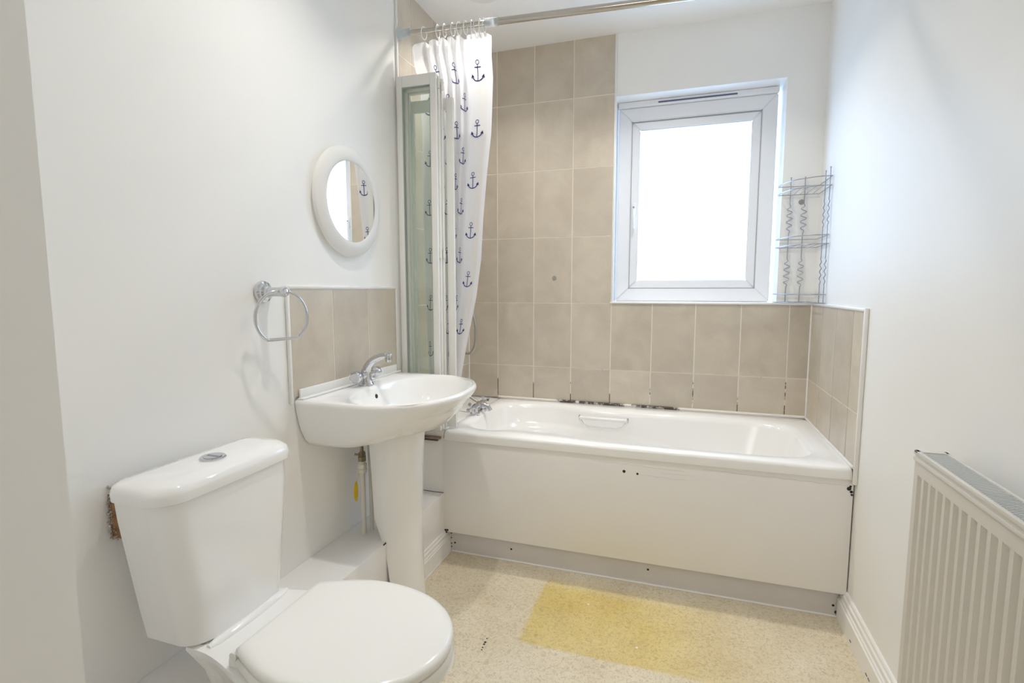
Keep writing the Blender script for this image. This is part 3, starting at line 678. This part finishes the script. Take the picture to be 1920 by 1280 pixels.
# ------------------------------------------------------------ toilet
TY = -1.752
wc = thing('toilet', 'white close-coupled toilet with closed lid in front of left wall', 'toilet', (.35, TY, 0))
def rrect(x0, x1, yn, yf, rr_, z, bow=0, N=10, back=.006):
    P = []
    cs = [(x1-rr_, yn+rr_, -90, 0), (x1-rr_, yf-rr_, 0, 90), (x0+back, yf-back, 90, 180), (x0+back, yn+back, 180, 270)]
    for i, (cx, cy, a0, a1) in enumerate(cs):
        r2 = rr_ if i < 2 else back
        pts = arc(cx, cy, r2, a0, a1, N)
        P += pts
        if i == 0:    # subdivide the front for the bow
            for k in range(1, 12): P.append((x1, yn+rr_+(yf-yn-2*rr_)*k/12))
    out_ = []
    for x, y in P:
        t = (y-(yn+yf)/2)/((yf-yn)/2); out_.append((x + bow*(1-t*t)*max(0, (x-x0)/(x1-x0)), y, z))
    return out_
bm = NB()
loft(bm, [rrect(.060, .180, -1.868, -1.632, .045, .384, .008), rrect(.050, .188, -1.880, -1.620, .05, .390, .008), rrect(.046, .188, -1.888, -1.610, .05, .45, .008), rrect(.044, .186, -1.903, -1.592, .05, .56, .008), rrect(.042, .182, -1.916, -1.576, .05, .66, .007), rrect(.042, .179, -1.920, -1.572, .05, .706, .006)], cap0=True, cap1=True)
obj('cistern', bm, M['ceramic'], wc, angle=40)
bm = NB()
loft(bm, [rrect(.034, .180, -1.923, -1.568, .052, .7035, .006, back=.03), rrect(.031, .186, -1.930, -1.561, .055, .707, .006, back=.03), rrect(.031, .187, -1.931, -1.560, .056, .723, .006, back=.03), rrect(.033, .183, -1.927, -1.564, .054, .735, .006, back=.03), rrect(.040, .172, -1.916, -1.575, .05, .742, .006, back=.03), rrect(.06, .14, -1.89, -1.60, .035, .745, .005, back=.02)], cap0=True, cap1=True)
lid_c = obj('cistern_lid', bm, M['ceramic'], wc, angle=50)
bm = NB(); lathe(bm, [(.027, 0), (.0275, .004), (.025, .0065), (.019, .0055), (.0185, .0045)], (.112, -1.746, .7435), 'z', 32); fb = obj('flush_button', bm, M['chrome'], wc, label='round chrome flush button')
for s in (-1, 1):
    bm = NB(); a = arc(0, 0, .0175, 8 if s > 0 else 188, 172 if s > 0 else 352, 14); prism(bm, [(.112+x, -1.746+y+.001*s) for x, y in a], 'z', .746, .7505 if s > 0 else .7498); obj('button_half', bm, M['chrome'], fb)
# pan: deck joined to bowl, down to the foot
def pan_ring(x0, x1, hwb, hw, z, N=80, xm=.40, cy=-1.752):
    """outline: straight narrow back (half-width hwb) flaring into an ellipse"""
    P = []
    for i in range(12): P.append((x0, cy-hwb+2*hwb*i/12))
    for i in range(14): t = i/14; P.append((x0+(xm-x0)*t, cy+hwb+(hw-hwb)*sstep(0.1, 1, t)))
    for i in range(41): a = PI/2-PI*i/40; P.append((xm+(x1-xm)*math.cos(a)**.92 if math.cos(a) > 1e-6 else xm, cy+hw*math.sin(a)))
    for i in range(1, 14): t = 1-i/14; P.append((x0+(xm-x0)*t, cy-hwb-(hw-hwb)*sstep(0.1, 1, t)))
    return [(a, b, z) for a, b in P]
bm = NB()
loft(bm, [pan_ring(.215, .50, .085, .095, 0, xm=.36), pan_ring(.213, .51, .088, .098, .02, xm=.36), pan_ring(.213, .48, .080, .088, .10, xm=.34), pan_ring(.205, .52, .083, .110, .20, xm=.36), pan_ring(.195, .60, .095, .148, .28, xm=.38),
          pan_ring(.185, .668, .108, .166, .335, xm=.40), pan_ring(.165, .690, .116, .171, .362, xm=.41), pan_ring(.15, .697, .119, .1725, .376, xm=.41), pan_ring(.15, .693, .118, .170, .3825, xm=.41), pan_ring(.16, .68, .110, .160, .3840, xm=.41)], cap0=True, cap1=True)
pan = obj('pan', bm, M['ceramic'], wc, angle=50)
# raised lip where the cistern meets the deck
bm = NB(); lp = [(.2045-.006*((k-6)/6)**2, -1.858+.222*k/12, .381) for k in range(13)]
tube(bm, lp, [.008]+[.0125]*11+[.008], 16); obj('deck_lip', bm, M['ceramic'], pan)
SX0, SX1 = .302, .699; SY = -1.765
def seat_ring(s, z, x0=SX0, x1=SX1, hw=.174, back=.125):
    P = []; xm = .47
    x0 += s; x1 -= s; hw -= s; back -= s
    for i in range(10): P.append((x0, SY-back+2*back*i/10))
    for i in range(12): t = i/12; P.append((x0+(xm-x0)*t, SY+back+(hw-back)*math.sin(t*PI/2)))
    for i in range(41): a = PI/2-PI*i/40; P.append((xm+(x1-xm)*max(0, math.cos(a))**.9, SY+hw*math.sin(a)))
    for i in range(1, 12): t = 1-i/12; P.append((x0+(xm-x0)*t, SY-back-(hw-back)*math.sin(t*PI/2)))
    return [(a, b, z) for a, b in P]
bm = NB(); loft(bm, [seat_ring(.012, .3845), seat_ring(.002, .3865), seat_ring(0, .396), seat_ring(.003, .4075), seat_ring(.02, .4095)], cap0=True, cap1=True); obj('seat', bm, M['seat'], wc, angle=50)
bm = NB(); loft(bm, [seat_ring(.008, .4105), seat_ring(.003, .412), seat_ring(.001, .420), seat_ring(.003, .4275), seat_ring(.009, .432), seat_ring(.02, .4335), seat_ring(.06, .435), seat_ring(.11, .4355)], cap0=True, cap1=True); obj('seat_lid', bm, M['seat'], wc, angle=50)
for y in (SY-.112, SY+.085):
    bm = NB(); box(bm, .283, .312, y-.012, y+.012, .3835, .404, .004, 3); tube(bm, [(.300, y-.016, .412), (.300, y+.016, .412)], .0085, 14); obj('hinge', bm, M['plastic'], wc)
bm = NB(); tube(bm, [(.175, -1.850, .345), (.175, -1.850, .387)], .005, 10); lathe(bm, [(.011, 0), (.011, .008)], (.175, -1.850, .366), 'z', 6); obj('fixing_bolt', bm, M['screw'], wc, label='dark fixing bolt under the cistern')
# exposed wood block in broken plaster, at the cistern's near end
bm = NB(); box(bm, .001, .036, -1.902, -1.872, .615, .706, .002)
wb = obj('wood_block', bm, M['wood'], None, origin=(.015, -1.888, .66)); tag(wb, 'bare brown wood block in broken plaster on left wall beside the cistern', 'wood block')
bm = NB()
for k in range(110):
    z = random.uniform(.612, .725); y = -1.902+random.uniform(-.003, .002) if z < .705 else random.uniform(-1.902, -1.885); x = random.uniform(.001, .012) if random.random() < .7 or z > .66 else random.uniform(.001, .024); s = random.uniform(.0012, .0030)
    mtx = Matrix.Translation((x, y, z)) @ Matrix.Rotation(random.random()*6, 4, 'X') @ Matrix.Rotation(random.random()*6, 4, 'Y')
    bmesh.ops.create_icosphere(bm, subdivisions=1, radius=s, matrix=mtx)
obj('broken_plaster', bm, M['plaster'], wb, smooth=False, label='crumbling pale plaster')
# ------------------------------------------------------------ mirror
mir = thing('wall_mirror', 'round mirror in translucent white plastic frame on the left wall', 'mirror', (0, -1.066, 1.422))
bm = NB(); lathe(bm, [(.130, .004), (.176, .003), (.185, .010), (.184, .017), (.176, .022), (.166, .027), (.152, .031), (.141, .030), (.136, .027), (.134, .022)], (0, -1.066, 1.422), 'x', 96, cap0=False, cap1=False)
obj('mirror_frame', bm, M['mframe'], mir, angle=60)
bm = NB(); lathe(bm, [(.135, .004), (.135, .0262)], (0, -1.066, 1.422), 'x', 96); obj('mirror_glass', bm, M['mirror'], mir)
# ------------------------------------------------------------ towel ring
tr = thing('towel_ring', 'empty chrome towel ring on the left wall above the toilet', 'towel ring', (0, -1.462, 1.118))
bm = NB(); lathe(bm, [(.030, .0005), (.031, .004), (.029, .010), (.023, .013), (.022, .018), (.016, .022), (.014, .030)], (0, -1.462, 1.118), 'x', 36)
obj('wall_rose', bm, M['chrome'], tr)
bm = NB(); lathe(bm, [(.014, .026), (.0125, .040), (.0135, .066), (.0145, .072), (.0145, .078), (.012, .083), (.006, .086)], (0, -1.462, 1.118), 'x', 28); obj('arm', bm, M['chrome'], tr)
cx0, cy, cz, rr_ = .070, -1.467, 1.0485, .0735      # ring swung a little about its top
ph = math.radians(20); dx_, dy_ = math.sin(ph), math.cos(ph); zf = -.81*rr_
aa = math.degrees(math.asin(-.81))
pts = []
for k in range(61):
    a = math.radians(aa + (180-2*aa)*k/60); u, v = rr_*math.cos(a), rr_*math.sin(a); pts.append((cx0+u*dx_, cy+u*dy_, cz+v))
ue = rr_*math.cos(math.radians(aa))
for k in range(1, 12): u = -ue + 2*ue*k/12; pts.append((cx0+u*dx_, cy+u*dy_, cz+zf))
bm = NB(); tube(bm, pts, .0045, 12, closed=True); obj('ring', bm, M['chrome'], tr, angle=80)
# ------------------------------------------------------------ corner rack
rk = thing('corner_shelf_rack', 'three-tier zinc wire corner shelf rack beside the window', 'shelf rack', (WX-.06, -.06, 1.065))
XA = WX-.006; YA = -.008; ax_, ay_ = .162, .205
def qarc(z, n=16, k=1): return [(XA-ax_*k*math.cos(a)**.85, YA-ay_*k*math.sin(a)**.85, z) for a in [PI/2*i/n for i in range(n+1)]]
for zi, z in enumerate((1.068, 1.309, 1.540)):
    bm = NB()
    zr = z+.036
    for zz in (z, zr):
        tube(bm, qarc(zz), .0021, 8)
        tube(bm, [(XA-ax_, YA, zz), (XA-.004, YA, zz), (XA, YA-.004, zz), (XA, YA-ay_, zz)], .0017, 8)
    q = qarc(z, 24)
    for k in range(1, 6):       # parallel base wires running from the back wall to the arc
        x = XA - ax_*k/6.5; yb = min((abs(p[0]-x), p[1]) for p in q)[1]
        tube(bm, [(x, YA, z+.002), (x, yb, z+.002)], .0012, 6)
    obj('shelf', bm, M['wire'], rk, angle=60)
def rod(axis, c_):
    pts = []
    def P(o_, z): return (c_+o_, YA-.003, z) if axis == 'x' else (XA-.003, c_+o_, z)
    for z in (1.064, 1.125): pts.append(P(0, z))
    def wav(za, zb2):
        for i in range(1, 48):
            t = i/48; pts.append(P(.0115*math.sin(t*2*PI*4.5)*min(1, 5*t, 5*(1-t)), za+(zb2-za)*t))
    wav(1.135, 1.262); pts.append(P(0, 1.27)); pts.append(P(0, 1.365)); wav(1.372, 1.500); pts.append(P(0, 1.505)); pts.append(P(0, 1.612))
    bm = NB(); tube(bm, pts, .0021, 8)
    bmesh.ops.create_icosphere(bm, subdivisions=2, radius=.0034, matrix=Matrix.Translation(P(0, 1.613)))
    obj('upright_rod', bm, M['wire'], rk, angle=60)
rod('x', 1.553); rod('x', 1.609); rod('y', -.118); rod('y', -.192)
# wall fixings
for (x, y, z, ax, lb) in ((1.600, 0, 1.509, 'y', 'grey screw fixing on the back wall behind the wire rack'), (.484, -.008, 1.183, 'y', 'grey plugged screw hole in a back wall tile left of the window')):
    bm = NB(); lathe(bm, [(.012, 0), (.011, -.002), (.004, -.0025), (.0035, -.001)], (x, y, z), ax, 18)
    o = obj('wall_plug', bm, mat('grey_plug', (.36, .34, .33), .5), None, origin=(x, y, z)); tag(o, lb, 'wall plug')
# ------------------------------------------------------------ radiator
XF = WX-.085; XBk = WX-.030; RZ0, RZ1 = .19, .790; RY1, RY0 = -1.348, -1.95
rad = thing('radiator', 'white ribbed panel radiator with top grille on the right wall', 'radiator', (WX-.05, (RY0+RY1)/2, RZ0))
pitch = .0300; bm = NB(); prof = []
y = RY1-.006; prof.append((y+.006, 0)); 
nrib = int((RY1-RY0-.03)/pitch)
ys = []
yy = RY1-.016
prof = [(RY1-.001, 0.0), (RY1-.012, 0.0)]
for k in range(nrib):
    c0 = yy - k*pitch
    prof += [(c0-.002, 0), (c0-.007, .0075), (c0-.017, .0075), (c0-.022, 0), (c0-pitch+.001, 0)]
prof.append((RY0, 0))
zs = [(RZ0, 0), (RZ0+.028, 0), (RZ0+.040, 1), (RZ1-.060, 1), (RZ1-.048, 0), (RZ1-.016, 0)]
V = [[bm.verts.new((XF + d*k, y_, z)) for (y_, d) in prof] for z, k in zs]
for a, b in zip(V, V[1:]):
    for i in range(len(prof)-1): bm.faces.new((a[i], a[i+1], b[i+1], b[i]))
obj('front_panel', bm, M['rad'], rad, angle=25)
bm = NB(); box(bm, XBk-.012, XBk-.004, RY0, RY1, RZ0, RZ1-.012, .002); obj('back_panel', bm, M['rad'], rad)
bm = NB(); box(bm, XF+.006, XBk-.004, RY1-.004, RY1, RZ0+.02, RZ1-.003, .001); obj('end_panel', bm, M['rad'], rad)
bm = NB(); box(bm, XF-.0035, XF+.002, RY0, RY1, RZ1-.021, RZ1-.014, .0015); box(bm, XF-.002, XF+.006, RY0, RY1+.001, RZ1-.008, RZ1, .001); box(bm, XBk-.006, XBk, RY0, RY1+.001, RZ1-.008, RZ1, .001)
box(bm, XF-.002, XBk, RY1-.014, RY1+.001, RZ1-.004, RZ1, .001); box(bm, XF+.000, XF+.003, RY0, RY1-.001, RZ1-.016, RZ1-.005)
rail_ = obj('top_casing', bm, M['rad'], rad)
bm = NB(); y = RY1-.018
while y > RY0+.006: box(bm, XF+.006, XBk-.006, y-.0026, y, RZ1-.006, RZ1-.0015); y -= .0075
box(bm, XF+.006, XBk-.006, RY0, RY1-.014, RZ1-.020, RZ1-.018, mi=1)
obj('top_grille', bm, [M['radgrille'], M['gasket']], rad, label='grey slotted top grille')
bm = NB(); vy = RY1+.030
lathe(bm, [(.010, 0), (.010, .05)], (WX-.055, vy, .20), 'z', 14); lathe(bm, [(.013, 0), (.013, .018), (.010, .022)], (WX-.055, vy, .235), 'z', 6)
tube(bm, [(WX-.055, vy, .248), (WX-.055, RY1-.002, .248)], .009, 12); tube(bm, [(WX-.055, vy, .21), (WX-.055, vy, .0)], .0075, 12)
vlv = obj('valve', bm, M['chrome'], rad, label='chrome lockshield valve')
bm = NB(); lathe(bm, [(.014, 0), (.015, .012), (.013, .03), (.010, .034)], (WX-.055, vy, .256), 'z', 18); obj('valve_cap', bm, M['plastic'], vlv)
# ------------------------------------------------------------ downlights in the ceiling
dl = []
names_ = ['above the toilet and basin', 'above the shower end of the bath', 'added unseen as fill above the middle of the floor near the radiator', 'added unseen as fill above the window end of the bath']
for i, ((x, y), w) in enumerate(LAMPS):
    t = thing('ceiling_downlight', 'round white recessed ceiling downlight '+names_[i], 'ceiling light', (x, y, CH), 'recessed ceiling downlights')
    bm = NB(); lathe(bm, [(.080, 0), (.080, -.004), (.074, -.008), (.040, -.007), (.034, -.001)], (x, y, CH), 'z', 32, cap0=False, cap1=False); obj('bezel', bm, M['alu'], t)
    bm = NB(); lathe(bm, [(.031, -.0005), (.031, -.0018)], (x, y, CH), 'z', 32); obj('lens', bm, M['bulb'], t)
    area('downlight_light', (x, y, CH-.012), (0, 0, 0), .055, .055, w, LAMPCOL, 'DISK', spread=2.1)
# ------------------------------------------------------------ white paint flecks on the floor
for (x, y, s, lb) in ((.826, -.868, .0035, 'tiny white fleck on the yellowed floor patch nearer the bath'), (1.010, -1.045, .0045, 'small white fleck on the yellowed floor patch farther from the bath')):
    bm = NB(); lathe(bm, [(s, 0), (s*.8, .0012), (s*.3, .0018)], (x, y, 0), 'z', 7); o = obj('paint_fleck', bm, M['speck'], None, origin=(x, y, 0)); tag(o, lb, 'fleck')
